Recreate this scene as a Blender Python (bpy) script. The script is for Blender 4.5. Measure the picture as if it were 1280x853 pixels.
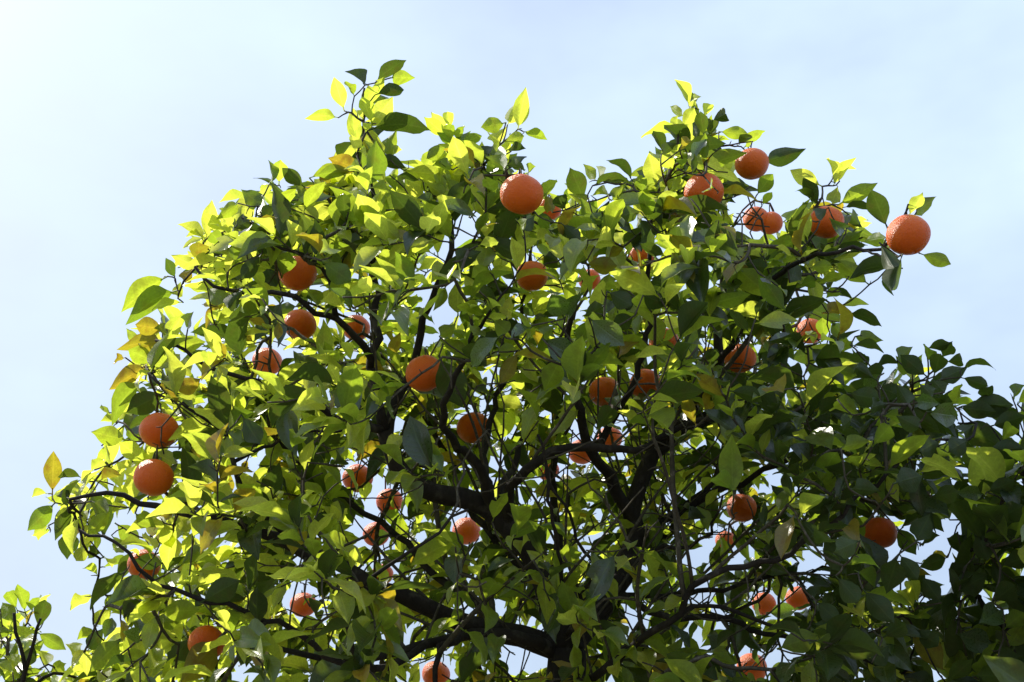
import bpy, math, random
import numpy as np
from mathutils import Vector, Matrix

for o in list(bpy.data.objects):
    bpy.data.objects.remove(o)
rng = np.random.default_rng(11)
random.seed(11)
scene = bpy.context.scene
COL = scene.collection

# ------------------------------------------------------------------ camera
FPX = 1600.0                       # focal length in photograph pixels (1280 wide)
PITCH = math.radians(25)
CAM = np.array([0.0, 0.0, 1.6])
FWD = np.array([0.0, math.cos(PITCH), math.sin(PITCH)])
UP = np.array([0.0, -math.sin(PITCH), math.cos(PITCH)])
RIGHT = np.array([1.0, 0.0, 0.0])
cd = bpy.data.cameras.new('camera')
cam = bpy.data.objects.new('camera', cd)
COL.objects.link(cam)
cd.sensor_width = 36.0
cd.lens = FPX * 36.0 / 1280.0
cd.clip_start = 0.05
cd.clip_end = 2000.0
cam.location = CAM
cam.rotation_euler = (math.pi / 2 + PITCH, 0, 0)
scene.camera = cam

# ------------------------------------------------------------------ sky, sun, exposure
SUN_AZ = math.radians(-51)         # clockwise from +Y: the sun stands up and to the left, behind the tree
SUN_EL = math.radians(48)
SUN = np.array([math.sin(SUN_AZ) * math.cos(SUN_EL), math.cos(SUN_AZ) * math.cos(SUN_EL), math.sin(SUN_EL)])
world = bpy.data.worlds.new('World')
scene.world = world
world.use_nodes = True
nt = world.node_tree
nt.nodes.clear()
w_out = nt.nodes.new('ShaderNodeOutputWorld')
w_bg = nt.nodes.new('ShaderNodeBackground')
w_sky = nt.nodes.new('ShaderNodeTexSky')
w_sky.sky_type = 'NISHITA'
w_sky.sun_disc = False
w_sky.sun_elevation = SUN_EL
w_sky.sun_rotation = SUN_AZ
w_sky.air_density = 1.0
w_sky.dust_density = 2.8
w_sky.ozone_density = 1.0
# thin high veil of cloud over the whole sky
w_tc = nt.nodes.new('ShaderNodeTexCoord')
w_map = nt.nodes.new('ShaderNodeMapping')
w_map.inputs['Scale'].default_value = (1.3, 1.3, 2.6)
w_map.inputs['Location'].default_value = (6.8, 3.6, 9.2)
w_n = nt.nodes.new('ShaderNodeTexNoise')
w_n.inputs['Scale'].default_value = 1.6
w_n.inputs['Detail'].default_value = 5.0
w_n.inputs['Roughness'].default_value = 0.55
w_mr = nt.nodes.new('ShaderNodeMapRange')
w_mr.inputs['From Min'].default_value = 0.25
w_mr.inputs['From Max'].default_value = 0.8
w_mr.inputs['To Min'].default_value = 0.30
w_mr.inputs['To Max'].default_value = 0.95
w_mix = nt.nodes.new('ShaderNodeMix')
w_mix.data_type = 'RGBA'
w_mix.inputs[7].default_value = (8.8, 10.9, 14.2, 1.0)
nt.links.new(w_tc.outputs['Generated'], w_map.inputs['Vector'])
nt.links.new(w_map.outputs['Vector'], w_n.inputs['Vector'])
nt.links.new(w_n.outputs['Fac'], w_mr.inputs['Value'])
nt.links.new(w_mr.outputs['Result'], w_mix.inputs[0])
nt.links.new(w_sky.outputs['Color'], w_mix.inputs[6])
nt.links.new(w_mix.outputs[2], w_bg.inputs['Color'])
nt.links.new(w_bg.outputs['Background'], w_out.inputs['Surface'])
w_bg.inputs['Strength'].default_value = 0.088

sl = bpy.data.lights.new('sun', 'SUN')
sl.energy = 5.0
sl.angle = math.radians(0.5)
sl.color = (1.0, 0.95, 0.86)
so = bpy.data.objects.new('sun', sl)
COL.objects.link(so)
so.rotation_euler = Vector(-SUN).to_track_quat('-Z', 'Y').to_euler()
so.location = (0, 0, 10)

scene.view_settings.view_transform = 'Standard'
scene.view_settings.look = 'None'
scene.view_settings.exposure = 0.2
scene.view_settings.gamma = 1.0
scene.view_settings.use_curve_mapping = False
scene.render.engine = 'CYCLES'
scene.cycles.max_bounces = 10
scene.cycles.diffuse_bounces = 5
scene.cycles.transmission_bounces = 8
scene.cycles.transparent_max_bounces = 8

# ------------------------------------------------------------------ helpers
def P(px, py, d):
    return CAM + d * (FWD + RIGHT * ((px - 640.0) / FPX) + UP * ((426.5 - py) / FPX))

def proj(p):
    q = np.asarray(p) - CAM
    d = q @ FWD
    return 640.0 + FPX * (q @ RIGHT) / d, 426.5 - FPX * (q @ UP) / d, d

def unit(v):
    v = np.asarray(v, float)
    return v / (np.linalg.norm(v) + 1e-12)

def new_mesh(name, verts, faces, mats, smooth=True):
    me = bpy.data.meshes.new(name)
    me.from_pydata([tuple(v) for v in verts], [], faces)
    for m in (mats if isinstance(mats, (list, tuple)) else [mats]):
        me.materials.append(m)
    if smooth:
        me.polygons.foreach_set('use_smooth', [True] * len(me.polygons))
    me.update()
    return me

def link(name, me, parent=None):
    o = bpy.data.objects.new(name, me)
    COL.objects.link(o)
    if parent is not None:
        o.parent = parent
    return o

def tag(o, label=None, cat=None, group=None, kind=None):
    if label: o['label'] = label
    if cat: o['category'] = cat
    if group: o['group'] = group
    if kind: o['kind'] = kind
    return o

# ------------------------------------------------------------------ materials
class NB:
    """small node-building helper"""
    def __init__(self, name):
        self.m = bpy.data.materials.new(name)
        self.m.use_nodes = True
        self.t = self.m.node_tree
        self.t.nodes.clear()
        self.out = self.n('OutputMaterial')
    def n(self, kind, **kw):
        nd = self.t.nodes.new('ShaderNode' + kind)
        for k, v in kw.items():
            setattr(nd, k, v)
        return nd
    def l(self, a, b):
        self.t.links.new(a, b)
    def math(self, op, a, b=None, clamp=False):
        nd = self.n('Math', operation=op, use_clamp=clamp)
        for i, v in enumerate((a, b)):
            if v is None: continue
            if isinstance(v, (int, float)): nd.inputs[i].default_value = v
            else: self.l(v, nd.inputs[i])
        return nd.outputs[0]
    def mix(self, fac, a, b, blend='MIX'):
        nd = self.n('Mix', data_type='RGBA', blend_type=blend)
        for i, v in ((0, fac), (6, a), (7, b)):
            if isinstance(v, (int, float)): nd.inputs[i].default_value = v
            elif isinstance(v, tuple): nd.inputs[i].default_value = (*v, 1.0)
            else: self.l(v, nd.inputs[i])
        return nd.outputs[2]
    def noise(self, vec, scale, detail=3.0, rough=0.5):
        nd = self.n('TexNoise')
        nd.inputs['Scale'].default_value = scale
        nd.inputs['Detail'].default_value = detail
        nd.inputs['Roughness'].default_value = rough
        if vec is not None: self.l(vec, nd.inputs['Vector'])
        return nd.outputs['Fac']
    def rng(self, v, a, b, c, d):
        nd = self.n('MapRange')
        self.l(v, nd.inputs['Value'])
        for k, x in zip(('From Min', 'From Max', 'To Min', 'To Max'), (a, b, c, d)):
            nd.inputs[k].default_value = x
        return nd.outputs['Result']

def leaf_material(name, refl_a, refl_b, trans_a, trans_b, spot, spot_amt, gloss):
    """waxy upper face, paler matt underside, light passes through the blade; veins and blemishes from the leaf's own UV"""
    b = NB(name)
    at = b.n('Attribute', attribute_name='rnd')
    rnd = at.outputs['Fac']
    uv = b.n('UVMap', uv_map='UVMap')
    sep = b.n('SeparateXYZ')
    b.l(uv.outputs['UV'], sep.inputs[0])
    u, v = sep.outputs[0], sep.outputs[1]
    across = b.math('ABSOLUTE', b.math('SUBTRACT', u, 0.5))                 # 0 at the midrib
    midrib = b.rng(across, 0.012, 0.05, 1.0, 0.0)
    side = b.math('SINE', b.math('MULTIPLY', b.math('SUBTRACT', v, b.math('MULTIPLY', across, 0.42)), 62.0))
    side = b.rng(side, 0.82, 1.0, 0.0, 0.4)
    vein = b.math('MAXIMUM', midrib, side)
    comb = b.n('CombineXYZ')
    b.l(b.math('ADD', u, b.math('MULTIPLY', rnd, 37.0)), comb.inputs[0])
    b.l(b.math('MULTIPLY', v, 2.0), comb.inputs[1])
    b.l(b.math('MULTIPLY', rnd, 91.0), comb.inputs[2])
    blot = b.noise(comb.outputs[0], 2.2, 3.0)
    fine = b.noise(comb.outputs[0], 11.0, 3.0, 0.6)
    speck = b.noise(comb.outputs[0], 26.0, 2.0)
    refl = b.mix(rnd, refl_a, refl_b)
    tran = b.mix(rnd, trans_a, trans_b)
    shade = b.rng(fine, 0.25, 0.75, 0.82, 1.14)
    refl = b.mix(1.0, refl, shade, 'MULTIPLY')
    tran = b.mix(1.0, tran, shade, 'MULTIPLY')
    bf = b.rng(blot, 0.5, 0.68, 0.0, spot_amt)
    refl = b.mix(bf, refl, spot)
    tran = b.mix(bf, tran, (spot[0] * 1.5, spot[1] * 1.5, spot[2]))
    sp = b.rng(speck, 0.73, 0.78, 0.0, 0.55)
    refl = b.mix(sp, refl, (0.10, 0.07, 0.02))
    tran = b.mix(sp, tran, (0.16, 0.11, 0.02))
    refl = b.mix(b.math('MULTIPLY', vein, 0.30), refl, (0.08, 0.11, 0.025))
    tran = b.mix(b.math('MULTIPLY', vein, 0.4), tran, b.mix(1.0, tran, (1.55, 1.4, 2.2), 'MULTIPLY'))
    geo = b.n('NewGeometry')
    back = geo.outputs['Backfacing']
    refl = b.mix(b.math('MULTIPLY', back, 0.5), refl, (0.045, 0.062, 0.018))
    pr = b.n('BsdfPrincipled')
    b.l(refl, pr.inputs['Base Color'])
    rough = b.math('ADD', b.rng(fine, 0.3, 0.7, gloss, gloss + 0.12), b.math('MULTIPLY', back, 0.22))
    b.l(rough, pr.inputs['Roughness'])
    b.l(b.math('SUBTRACT', 0.62, b.math('MULTIPLY', back, 0.44)), pr.inputs['Specular IOR Level'])
    bump = b.n('Bump')
    bump.inputs['Strength'].default_value = 0.35
    bump.inputs['Distance'].default_value = 0.002
    b.l(b.math('SUBTRACT', b.math('MULTIPLY', fine, 0.6), b.math('MULTIPLY', vein, 0.8)), bump.inputs['Height'])
    b.l(bump.outputs['Normal'], pr.inputs['Normal'])
    tr = b.n('BsdfTranslucent')
    b.l(tran, tr.inputs['Color'])
    ad = b.n('AddShader')
    b.l(pr.outputs[0], ad.inputs[0])
    b.l(tr.outputs[0], ad.inputs[1])
    b.l(ad.outputs[0], b.out.inputs['Surface'])
    return b.m

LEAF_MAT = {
    'y': leaf_material('young_lit_leaf', (0.042, 0.070, 0.009), (0.060, 0.085, 0.010), (0.43, 0.52, 0.036), (0.61, 0.645, 0.065), (0.16, 0.13, 0.02), 0.25, 0.36),  # young growth; also the bright tone that paints the sunlit left
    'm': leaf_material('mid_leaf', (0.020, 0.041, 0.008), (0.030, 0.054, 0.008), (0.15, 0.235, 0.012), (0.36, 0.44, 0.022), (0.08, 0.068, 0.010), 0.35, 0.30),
    'd': leaf_material('mature_shade_leaf', (0.011, 0.023, 0.007), (0.018, 0.034, 0.008), (0.026, 0.048, 0.004), (0.060, 0.092, 0.006), (0.036, 0.032, 0.008), 0.4, 0.26),  # older leaves; also the dark tone that paints shade on the right
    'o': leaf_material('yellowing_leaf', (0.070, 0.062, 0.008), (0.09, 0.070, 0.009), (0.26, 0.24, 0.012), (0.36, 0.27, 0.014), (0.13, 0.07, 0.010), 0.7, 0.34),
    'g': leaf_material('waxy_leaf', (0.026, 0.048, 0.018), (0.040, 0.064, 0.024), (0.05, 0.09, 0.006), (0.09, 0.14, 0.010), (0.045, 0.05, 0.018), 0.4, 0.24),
}

def bark_material(name, c1, c2, c3, scale, bumpd):
    b = NB(name)
    tc = b.n('TexCoord')
    mp = b.n('Mapping')
    mp.inputs['Scale'].default_value = (1, 1, 0.45)
    b.l(tc.outputs['Object'], mp.inputs['Vector'])
    big = b.noise(mp.outputs[0], scale, 5.0, 0.6)
    small = b.noise(mp.outputs[0], scale * 6, 6.0, 0.65)
    lich = b.noise(tc.outputs['Object'], scale * 1.7, 4.0, 0.6)
    c = b.mix(b.rng(big, 0.3, 0.7, 0, 1), c1, c2)
    c = b.mix(b.rng(lich, 0.56, 0.68, 0, 0.75), c, c3)
    c = b.mix(1.0, c, b.rng(small, 0.25, 0.75, 0.6, 1.3), 'MULTIPLY')
    pr = b.n('BsdfPrincipled')
    b.l(c, pr.inputs['Base Color'])
    pr.inputs['Roughness'].default_value = 0.85
    pr.inputs['Specular IOR Level'].default_value = 0.25
    bump = b.n('Bump')
    bump.inputs['Strength'].default_value = 0.8
    bump.inputs['Distance'].default_value = bumpd
    b.l(b.math('ADD', small, b.math('MULTIPLY', big, 0.8)), bump.inputs['Height'])
    b.l(bump.outputs['Normal'], pr.inputs['Normal'])
    b.l(pr.outputs[0], b.out.inputs['Surface'])
    return b.m

BARK = bark_material('bark', (0.020, 0.016, 0.013), (0.036, 0.029, 0.022), (0.08, 0.07, 0.052), 14.0, 0.006)
TWIG = bark_material('twig_bark', (0.055, 0.047, 0.030), (0.10, 0.085, 0.058), (0.19, 0.165, 0.12), 40.0, 0.0015)

def rind_material():
    b = NB('orange_rind')
    tc = b.n('TexCoord')
    oi = b.n('ObjectInfo')
    add = b.n('VectorMath', operation='ADD')
    b.l(tc.outputs['Object'], add.inputs[0])
    cx = b.n('CombineXYZ')
    for i in range(3): b.l(b.math('MULTIPLY', oi.outputs['Random'], 7.0 + i), cx.inputs[i])
    b.l(cx.outputs[0], add.inputs[1])
    vec = add.outputs[0]
    patch = b.noise(vec, 1.3, 4.0, 0.6)
    pores = b.n('TexVoronoi')
    pores.inputs['Scale'].default_value = 30.0
    b.l(vec, pores.inputs['Vector'])
    peb = b.noise(vec, 13.0, 3.0, 0.6)
    c = b.mix(b.rng(patch, 0.3, 0.7, 0, 1), (0.80, 0.108, 0.002), (0.92, 0.165, 0.003))
    c = b.mix(b.math('MULTIPLY', oi.outputs['Random'], 0.45), c, (0.92, 0.19, 0.004))
    scar = b.noise(vec, 2.6, 5.0, 0.7)
    c = b.mix(b.rng(scar, 0.66, 0.74, 0, 0.5), c, (0.34, 0.10, 0.03))
    c = b.mix(b.rng(pores.outputs['Distance'], 0.0, 0.35, 0.35, 0.0), c, (0.50, 0.085, 0.008))
    pr = b.n('BsdfPrincipled')
    b.l(c, pr.inputs['Base Color'])
    pr.inputs['Roughness'].default_value = 0.34
    pr.inputs['Specular IOR Level'].default_value = 0.38
    pr.inputs['Subsurface Weight'].default_value = 0.12
    pr.inputs['Subsurface Radius'].default_value = (0.010, 0.003, 0.001)
    pr.inputs['Subsurface Scale'].default_value = 0.6
    bump = b.n('Bump')
    bump.inputs['Strength'].default_value = 0.75
    bump.inputs['Distance'].default_value = 0.0032
    h = b.math('ADD', b.math('MULTIPLY', b.rng(pores.outputs['Distance'], 0.0, 0.4, 0, 1), 0.35), b.math('MULTIPLY', peb, 0.9))
    b.l(h, bump.inputs['Height'])
    b.l(bump.outputs['Normal'], pr.inputs['Normal'])
    b.l(pr.outputs[0], b.out.inputs['Surface'])
    return b.m
RIND = rind_material()

def plain(name, c1, c2, scale, rough=0.9):
    b = NB(name)
    tc = b.n('TexCoord')
    c = b.mix(b.rng(b.noise(tc.outputs['Object'], scale, 6.0, 0.6), 0.3, 0.7, 0, 1), c1, c2)
    pr = b.n('BsdfPrincipled')
    b.l(c, pr.inputs['Base Color'])
    pr.inputs['Roughness'].default_value = rough
    b.l(pr.outputs[0], b.out.inputs['Surface'])
    return b.m
CALYX = plain('calyx_green', (0.07, 0.11, 0.03), (0.13, 0.14, 0.05), 180.0, 0.6)
GROUND = plain('dry_ground', (0.085, 0.075, 0.055), (0.14, 0.12, 0.09), 1.5)

# ------------------------------------------------------------------ ground
gn = 24
gv = [((i / gn - 0.5) * 600, (j / gn - 0.5) * 600, 0.0) for j in range(gn + 1) for i in range(gn + 1)]
gf = [(j * (gn + 1) + i, j * (gn + 1) + i + 1, (j + 1) * (gn + 1) + i + 1, (j + 1) * (gn + 1) + i) for j in range(gn) for i in range(gn)]
tag(link('ground', new_mesh('ground', gv, gf, GROUND)), kind='structure')

# ------------------------------------------------------------------ leaf blades (unit length along +Y, unit width along X, upper face +Z)
def leaf_shape(fold, arch, wave, twist, seed, bite=False, curl=0.0, tip=1.0):
    r = random.Random(seed)
    NS, NW = 9, 4
    pet = 0.10
    ph, ph2 = r.uniform(0, 6.28), r.uniform(0, 6.28)
    V, F, UV = [], [], []
    def spine(t):      # arching midrib
        a = arch * (t - 0.15)
        if abs(arch) < 1e-4: return t, 0.0
        y = (math.sin(a) - math.sin(-0.15 * arch)) / arch
        z = (math.cos(a) - math.cos(-0.15 * arch)) / arch
        return y, z
    rows = []
    for i in range(NS + 1):
        s = i / NS
        t = pet + (1 - pet) * s
        a_ = max(0.0, math.sin(math.pi * min(1.0, s ** 0.97)))
        w = a_ ** (0.95 if s < 0.45 else 0.92 + 0.42 * tip * ((s - 0.45) / 0.55) ** 2) * 0.266
        w = max(w, 0.012 if i < NS else 0.004)
        y, z = spine(t)
        row = []
        for j in range(NW + 1):
            c = (j / NW - 0.5) * 2
            x = c * w
            zz = z + abs(x) * fold + curl * x * x * 1.4 * (1 if c > 0 else 0.6)
            zz += wave * abs(c) * math.sin(s * 13 + ph + (2.0 if c > 0 else 0)) * 0.03
            tw = twist * (t - 0.3)
            xx, zt = x * math.cos(tw) - (zz - z) * math.sin(tw), z + x * math.sin(tw) + (zz - z) * math.cos(tw)
            jag = 1 + (r.uniform(-0.035, 0.035) if j in (0, NW) else 0)
            row.append(len(V))
            V.append((xx * jag, y, zt))
            UV.append((j / NW, s))
        rows.append(row)
    skip = set()
    if bite:
        i0 = r.choice([3, 5, 6, 8]); j0 = r.choice([0, NW - 1])
        skip = {(i0, j0), (min(NS - 1, i0 + 1), j0)}
        if i0 == 8: skip |= {(8, 0), (8, 1)} if j0 == 0 else {(8, 3), (8, 2)}
    for i in range(NS):
        for j in range(NW):
            if (i, j) in skip: continue
            F.append((rows[i][j], rows[i][j + 1], rows[i + 1][j + 1], rows[i + 1][j]))
    # petiole: three-sided stalk
    k = len(V)
    y0, z0 = spine(pet)
    for yy, zz, rad in ((-0.015, spine(0.0)[1] - 0.004, 0.016), (y0 + 0.05, spine(pet + 0.05)[1] - 0.006, 0.012)):
        for q in range(3):
            a = q * 2.0944 + 0.5
            V.append((math.cos(a) * rad * 1.6, yy, zz + math.sin(a) * rad))
            UV.append((0.5, 0.02))
    for q in range(3):
        F.append((k + q, k + (q + 1) % 3, k + 3 + (q + 1) % 3, k + 3 + q))
    V = np.array(V)
    ty, tz = V[rows[-1][NW // 2]][1:]          # lay the chord from stalk to tip along +Y
    ll = math.hypot(ty, tz); cy, sy = ty / ll, tz / ll
    Y, Z = V[:, 1].copy(), V[:, 2].copy()
    V[:, 1] = (Y * cy + Z * sy) / ll
    V[:, 2] = (-Y * sy + Z * cy) / ll
    return V, F, np.array(UV)

SHAPES = [leaf_shape(0.35, 0.45, 0.7, 0.15, 1), leaf_shape(0.55, 0.85, 0.6, -0.3, 2), leaf_shape(0.25, 1.1, 1.2, 0.45, 3),
          leaf_shape(0.75, 0.6, 0.8, 0.25, 4, curl=0.6), leaf_shape(0.45, 1.5, 0.9, -0.4, 5), leaf_shape(0.3, -0.4, 1.0, 0.3, 6),
          leaf_shape(0.4, 0.6, 0.9, 0.5, 7, bite=True), leaf_shape(0.28, 0.35, 1.3, -0.2, 8, curl=0.5, tip=0.5)]
NTINT = 5
LEAF_MESH = {}
def leaf_mesh(shape, tone, tint):
    key = (shape, tone, tint)
    if key not in LEAF_MESH:
        V, F, UV = SHAPES[shape]
        me = new_mesh('leaf_%d_%s_%d' % key, V, F, LEAF_MAT[tone])
        uvl = me.uv_layers.new(name='UVMap')
        li = np.array([i for f in F for i in f])
        uvl.data.foreach_set('uv', UV[li].astype(np.float32).ravel())
        a = me.attributes.new('rnd', 'FLOAT', 'FACE')
        a.data.foreach_set('value', np.full(len(F), (tint + 0.5) / NTINT, np.float32))
        LEAF_MESH[key] = me
    return LEAF_MESH[key]

class Leaf:
    __slots__ = ('M', 'shape', 'tone', 'rnd', 'traced', 'base', 'tip')
def make_leaf(base, d, n, length, width, shape, tone, traced=False):
    y = unit(d)
    z = unit(n - y * (n @ y))
    x = np.cross(y, z)
    M = np.eye(4)
    M[:3, 0] = x * width / 0.52
    M[:3, 1] = y * length
    M[:3, 2] = z * length
    M[:3, 3] = base
    L = Leaf()
    L.M, L.shape, L.tone, L.traced = M, shape, tone, traced
    L.rnd = rng.random()
    L.base, L.tip = base, base + y * length
    return L

# ------------------------------------------------------------------ tracing notes: leaves, read in enlargements of the photograph
#   "bx by tx ty width tone[flag]" : leaf base, leaf tip, width; flag f = in front of the fruit beside it
TR = []
def trace(x0, y0, s, text):
    for ln in text.strip().split(';'):
        q = ln.split()
        if len(q) < 6: continue
        bx, by, tx, ty, w = [float(v) for v in q[:5]]
        TR.append((x0 + bx / s, y0 + by / s, x0 + tx / s, y0 + ty / s, w / s, q[5][0], 'f' in q[5][1:], 'r' in q[5][1:]))
trace(120, 200, 4, '''350 590 125 765 90 m; 400 660 150 825 95 m; 430 715 280 755 45 y; 350 850 197 825 100 o; 535 405 405 322 45 y;
545 410 450 385 30 y; 552 390 580 200 70 y; 640 355 535 270 55 y; 705 220 600 300 60 m; 780 210 615 215 32 y; 830 230 728 148 85 m;
640 430 575 365 75 m; 518 515 512 413 85 o; 520 545 375 475 60 y; 395 590 350 490 45 g; 900 215 870 110 60 m; 915 120 922 0 70 y;
865 120 860 0 25 m; 1040 135 930 40 65 d; 1010 195 990 110 50 m; 890 130 820 180 40 y; 1075 90 1270 60 60 m; 1085 140 1250 205 50 y;
1110 310 980 240 60 y; 1250 355 1115 390 70 m; 1130 510 1275 610 100 m; 1150 480 1270 430 40 m; 930 585 965 462 85 mf; 830 470 725 595 70 d;
830 490 900 635 110 d; 610 820 740 765 50 y; 585 820 610 750 40 y; 1000 735 880 760 60 d; 440 605 480 545 60 o; 410 690 425 610 50 y;
770 300 690 340 80 d; 560 540 720 555 45 y; 1280 740 1160 640 50 g; 690 420 770 500 60 y; 660 560 600 640 50 m; 740 640 660 740 70 d;
850 640 960 660 45 y; 780 560 840 640 50 y; 700 520 690 430 55 m; 560 640 650 720 80 m; 1040 640 1110 730 50 m''')
trace(380, 60, 4, '''360 172 513 62 60 d; 440 150 558 150 70 m; 360 235 500 210 60 d; 300 185 205 118 55 d; 200 310 150 145 70 y; 250 240 205 170 35 m;
165 350 5 355 52 y; 330 400 445 245 110 y; 325 415 635 415 80 d; 270 540 235 435 50 y; 400 525 465 410 80 m; 285 610 120 550 105 o;
240 620 60 640 60 m; 210 765 45 700 50 y; 440 540 490 512 30 y; 370 540 510 602 60 d; 300 850 270 725 80 m; 580 822 520 660 115 y;
600 670 720 760 60 y; 720 450 600 345 60 y; 730 455 635 320 60 y; 735 410 715 320 50 y; 745 465 715 380 55 m; 770 470 800 390 40 m;
720 480 615 555 60 m; 650 500 600 640 80 y; 510 615 720 640 80 y; 740 610 640 590 40 m; 780 490 890 440 50 m; 830 500 835 415 30 m;
920 530 845 500 70 d; 890 610 830 560 55 o; 1000 610 905 545 60 m; 1010 590 1105 610 45 d; 1005 375 885 400 75 m; 1070 400 1110 195 75 y;
1020 380 1085 250 60 y; 1100 420 1218 462 45 m; 1000 470 1100 440 60 y; 950 480 1020 390 60 y; 1020 510 1110 505 40 d; 960 560 975 470 50 m;
1120 640 1158 595 25 m; 1190 745 1262 660 55 m; 860 760 930 850 60 y; 650 800 865 850 55 g; 700 640 760 740 60 y; 190 700 270 740 60 y;
330 700 420 720 50 y; 360 740 480 790 60 y; 150 800 60 850 60 y; 500 700 440 640 55 m; 340 560 300 460 50 m; 240 330 250 420 50 y;
900 640 960 720 60 m; 820 700 800 620 50 m; 680 570 740 590 40 m; 430 640 460 720 55 m''')
trace(640, 90, 4, '''890 170 812 40 55 y; 895 190 880 90 45 m; 860 220 790 175 45 y; 855 285 910 180 65 y; 830 285 830 220 25 y; 935 185 945 125 20 y;
960 230 985 160 50 y; 1000 250 1068 210 65 d; 960 320 940 200 60 d; 990 330 1000 240 60 d; 875 300 645 330 60 y; 755 410 705 295 50 d;
750 410 825 360 50 d; 725 575 685 405 110 y; 820 490 745 420 65 y; 850 445 815 370 60 y; 900 440 970 340 50 g; 965 480 1178 405 75 mf;
1040 300 1180 310 60 m; 1160 380 1270 295 50 m; 1130 370 1200 320 40 d; 360 640 290 478 125 d; 415 540 355 460 50 y; 440 540 420 470 40 y;
600 545 470 443 40 d; 410 570 610 570 50 d; 160 620 222 542 50 m; 200 700 165 612 60 o; 270 690 225 620 90 d; 370 650 280 610 60 y;
740 600 820 530 55 y; 780 605 890 565 45 y; 660 600 640 540 60 m; 800 710 1085 690 90 df; 555 870 522 765 100 y; 60 790 110 720 60 d;
1040 790 1110 705 60 y; 500 640 570 560 60 m; 640 700 540 720 70 d; 690 740 640 820 80 d; 900 760 1000 740 80 d; 450 700 400 760 60 m;
130 720 190 780 60 m; 20 740 50 800 40 y; 250 760 340 840 60 d; 620 830 560 760 50 m; 780 740 720 800 60 m; 840 380 910 350 50 o;
860 480 820 440 40 m; 480 620 400 620 40 y; 1020 480 1100 430 40 m''')
trace(900, 160, 4, '''220 170 430 105 85 d; 505 290 350 210 75 y; 565 245 530 155 35 y; 570 285 683 148 55 y; 600 265 680 205 30 y; 490 390 415 250 60 d;
465 390 375 318 35 m; 560 380 590 295 65 y; 600 380 790 275 75 m; 620 400 770 430 40 d; 835 495 755 310 95 d; 945 432 1015 325 55 y;
975 435 1080 345 70 d; 1005 630 1155 683 65 m; 830 550 715 570 65 m; 800 580 870 700 75 df; 910 640 860 815 80 df; 900 705 648 755 70 df;
740 780 580 660 80 m; 555 610 720 510 70 m; 480 600 525 520 75 m; 620 510 545 450 60 gf; 540 400 480 440 60 df; 650 440 715 505 60 d;
640 745 490 790 50 m; 370 540 420 640 40 d; 330 650 150 600 80 d; 0 570 165 560 90 d; 350 770 390 660 90 d; 80 700 260 850 110 m;
330 460 390 400 70 m; 20 280 150 290 70 d; 185 335 265 230 75 mf; 860 690 870 840 20 g; 300 560 200 560 60 m; 450 700 560 690 60 m;
600 820 530 852 50 m; 120 620 40 600 70 d; 240 700 120 680 70 d; 480 760 400 790 60 m; 60 440 0 500 60 y; 440 720 460 780 50 y''')
trace(960, 360, 4, '''365 95 505 85 40 y; 390 130 570 195 50 d; 440 245 575 265 70 m; 420 290 580 328 45 d; 440 310 495 398 55 d; 320 170 395 280 60 d;
395 165 140 90 100 d; 285 255 270 150 75 mf; 310 310 115 350 90 d; 90 280 130 165 50 m; 100 500 150 630 60 y; 330 410 445 440 45 m;
575 430 480 490 60 g; 540 420 660 380 35 d; 650 360 725 295 60 m; 720 430 640 340 70 m; 790 440 660 335 110 d; 800 370 785 290 50 m;
830 440 860 330 80 d; 870 345 922 270 70 d; 800 300 915 275 50 d; 890 370 970 360 60 d; 860 460 1000 395 80 d; 970 410 1140 412 36 d;
970 450 1100 490 60 d; 1000 590 1230 585 110 d; 400 530 560 560 100 d; 350 560 460 640 80 m; 570 640 650 650 60 m; 610 725 730 675 40 y;
525 790 610 690 80 m; 370 800 515 770 70 m; 735 560 860 580 70 g; 800 620 945 640 120 g; 935 590 970 480 45 m; 960 680 1160 790 120 d;
960 600 1140 620 90 d; 190 640 310 760 120 d; 660 540 560 500 90 d; 700 580 640 480 80 d; 820 540 760 480 70 d; 880 520 820 460 80 d;
760 700 640 640 80 d; 480 420 580 400 60 d; 250 440 180 380 60 m; 60 380 30 500 80 m; 860 760 760 820 90 d; 1000 760 900 820 90 d;
1040 680 980 720 80 d; 600 580 520 600 70 d; 420 640 360 700 60 d; 300 680 220 620 90 d; 1120 570 1080 500 70 d; 540 460 440 400 70 d''')
trace(20, 380, 4, '''740 205 505 230 75 o; 645 310 465 430 95 o; 545 270 495 295 30 o; 700 290 560 230 80 m; 640 390 480 610 80 m; 740 445 550 545 110 d;
795 215 950 190 90 m; 930 370 815 440 80 o; 550 680 375 640 100 m; 480 810 435 660 60 y; 650 790 515 690 80 y; 970 620 760 685 65 yf;
375 840 440 780 50 y; 860 120 885 40 45 g; 1000 100 1140 50 50 y; 980 95 1030 30 40 y; 780 330 880 310 80 y; 800 470 900 430 70 y;
790 500 880 540 60 m; 830 720 900 820 70 y; 700 740 800 800 60 y; 1060 640 1140 690 60 m; 920 700 1040 760 80 m; 1130 560 1220 700 90 d;
480 550 420 520 30 y; 500 600 420 590 30 y; 560 620 600 700 40 m; 660 260 620 200 40 o; 760 160 690 120 40 m; 600 380 520 420 50 y''')
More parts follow.
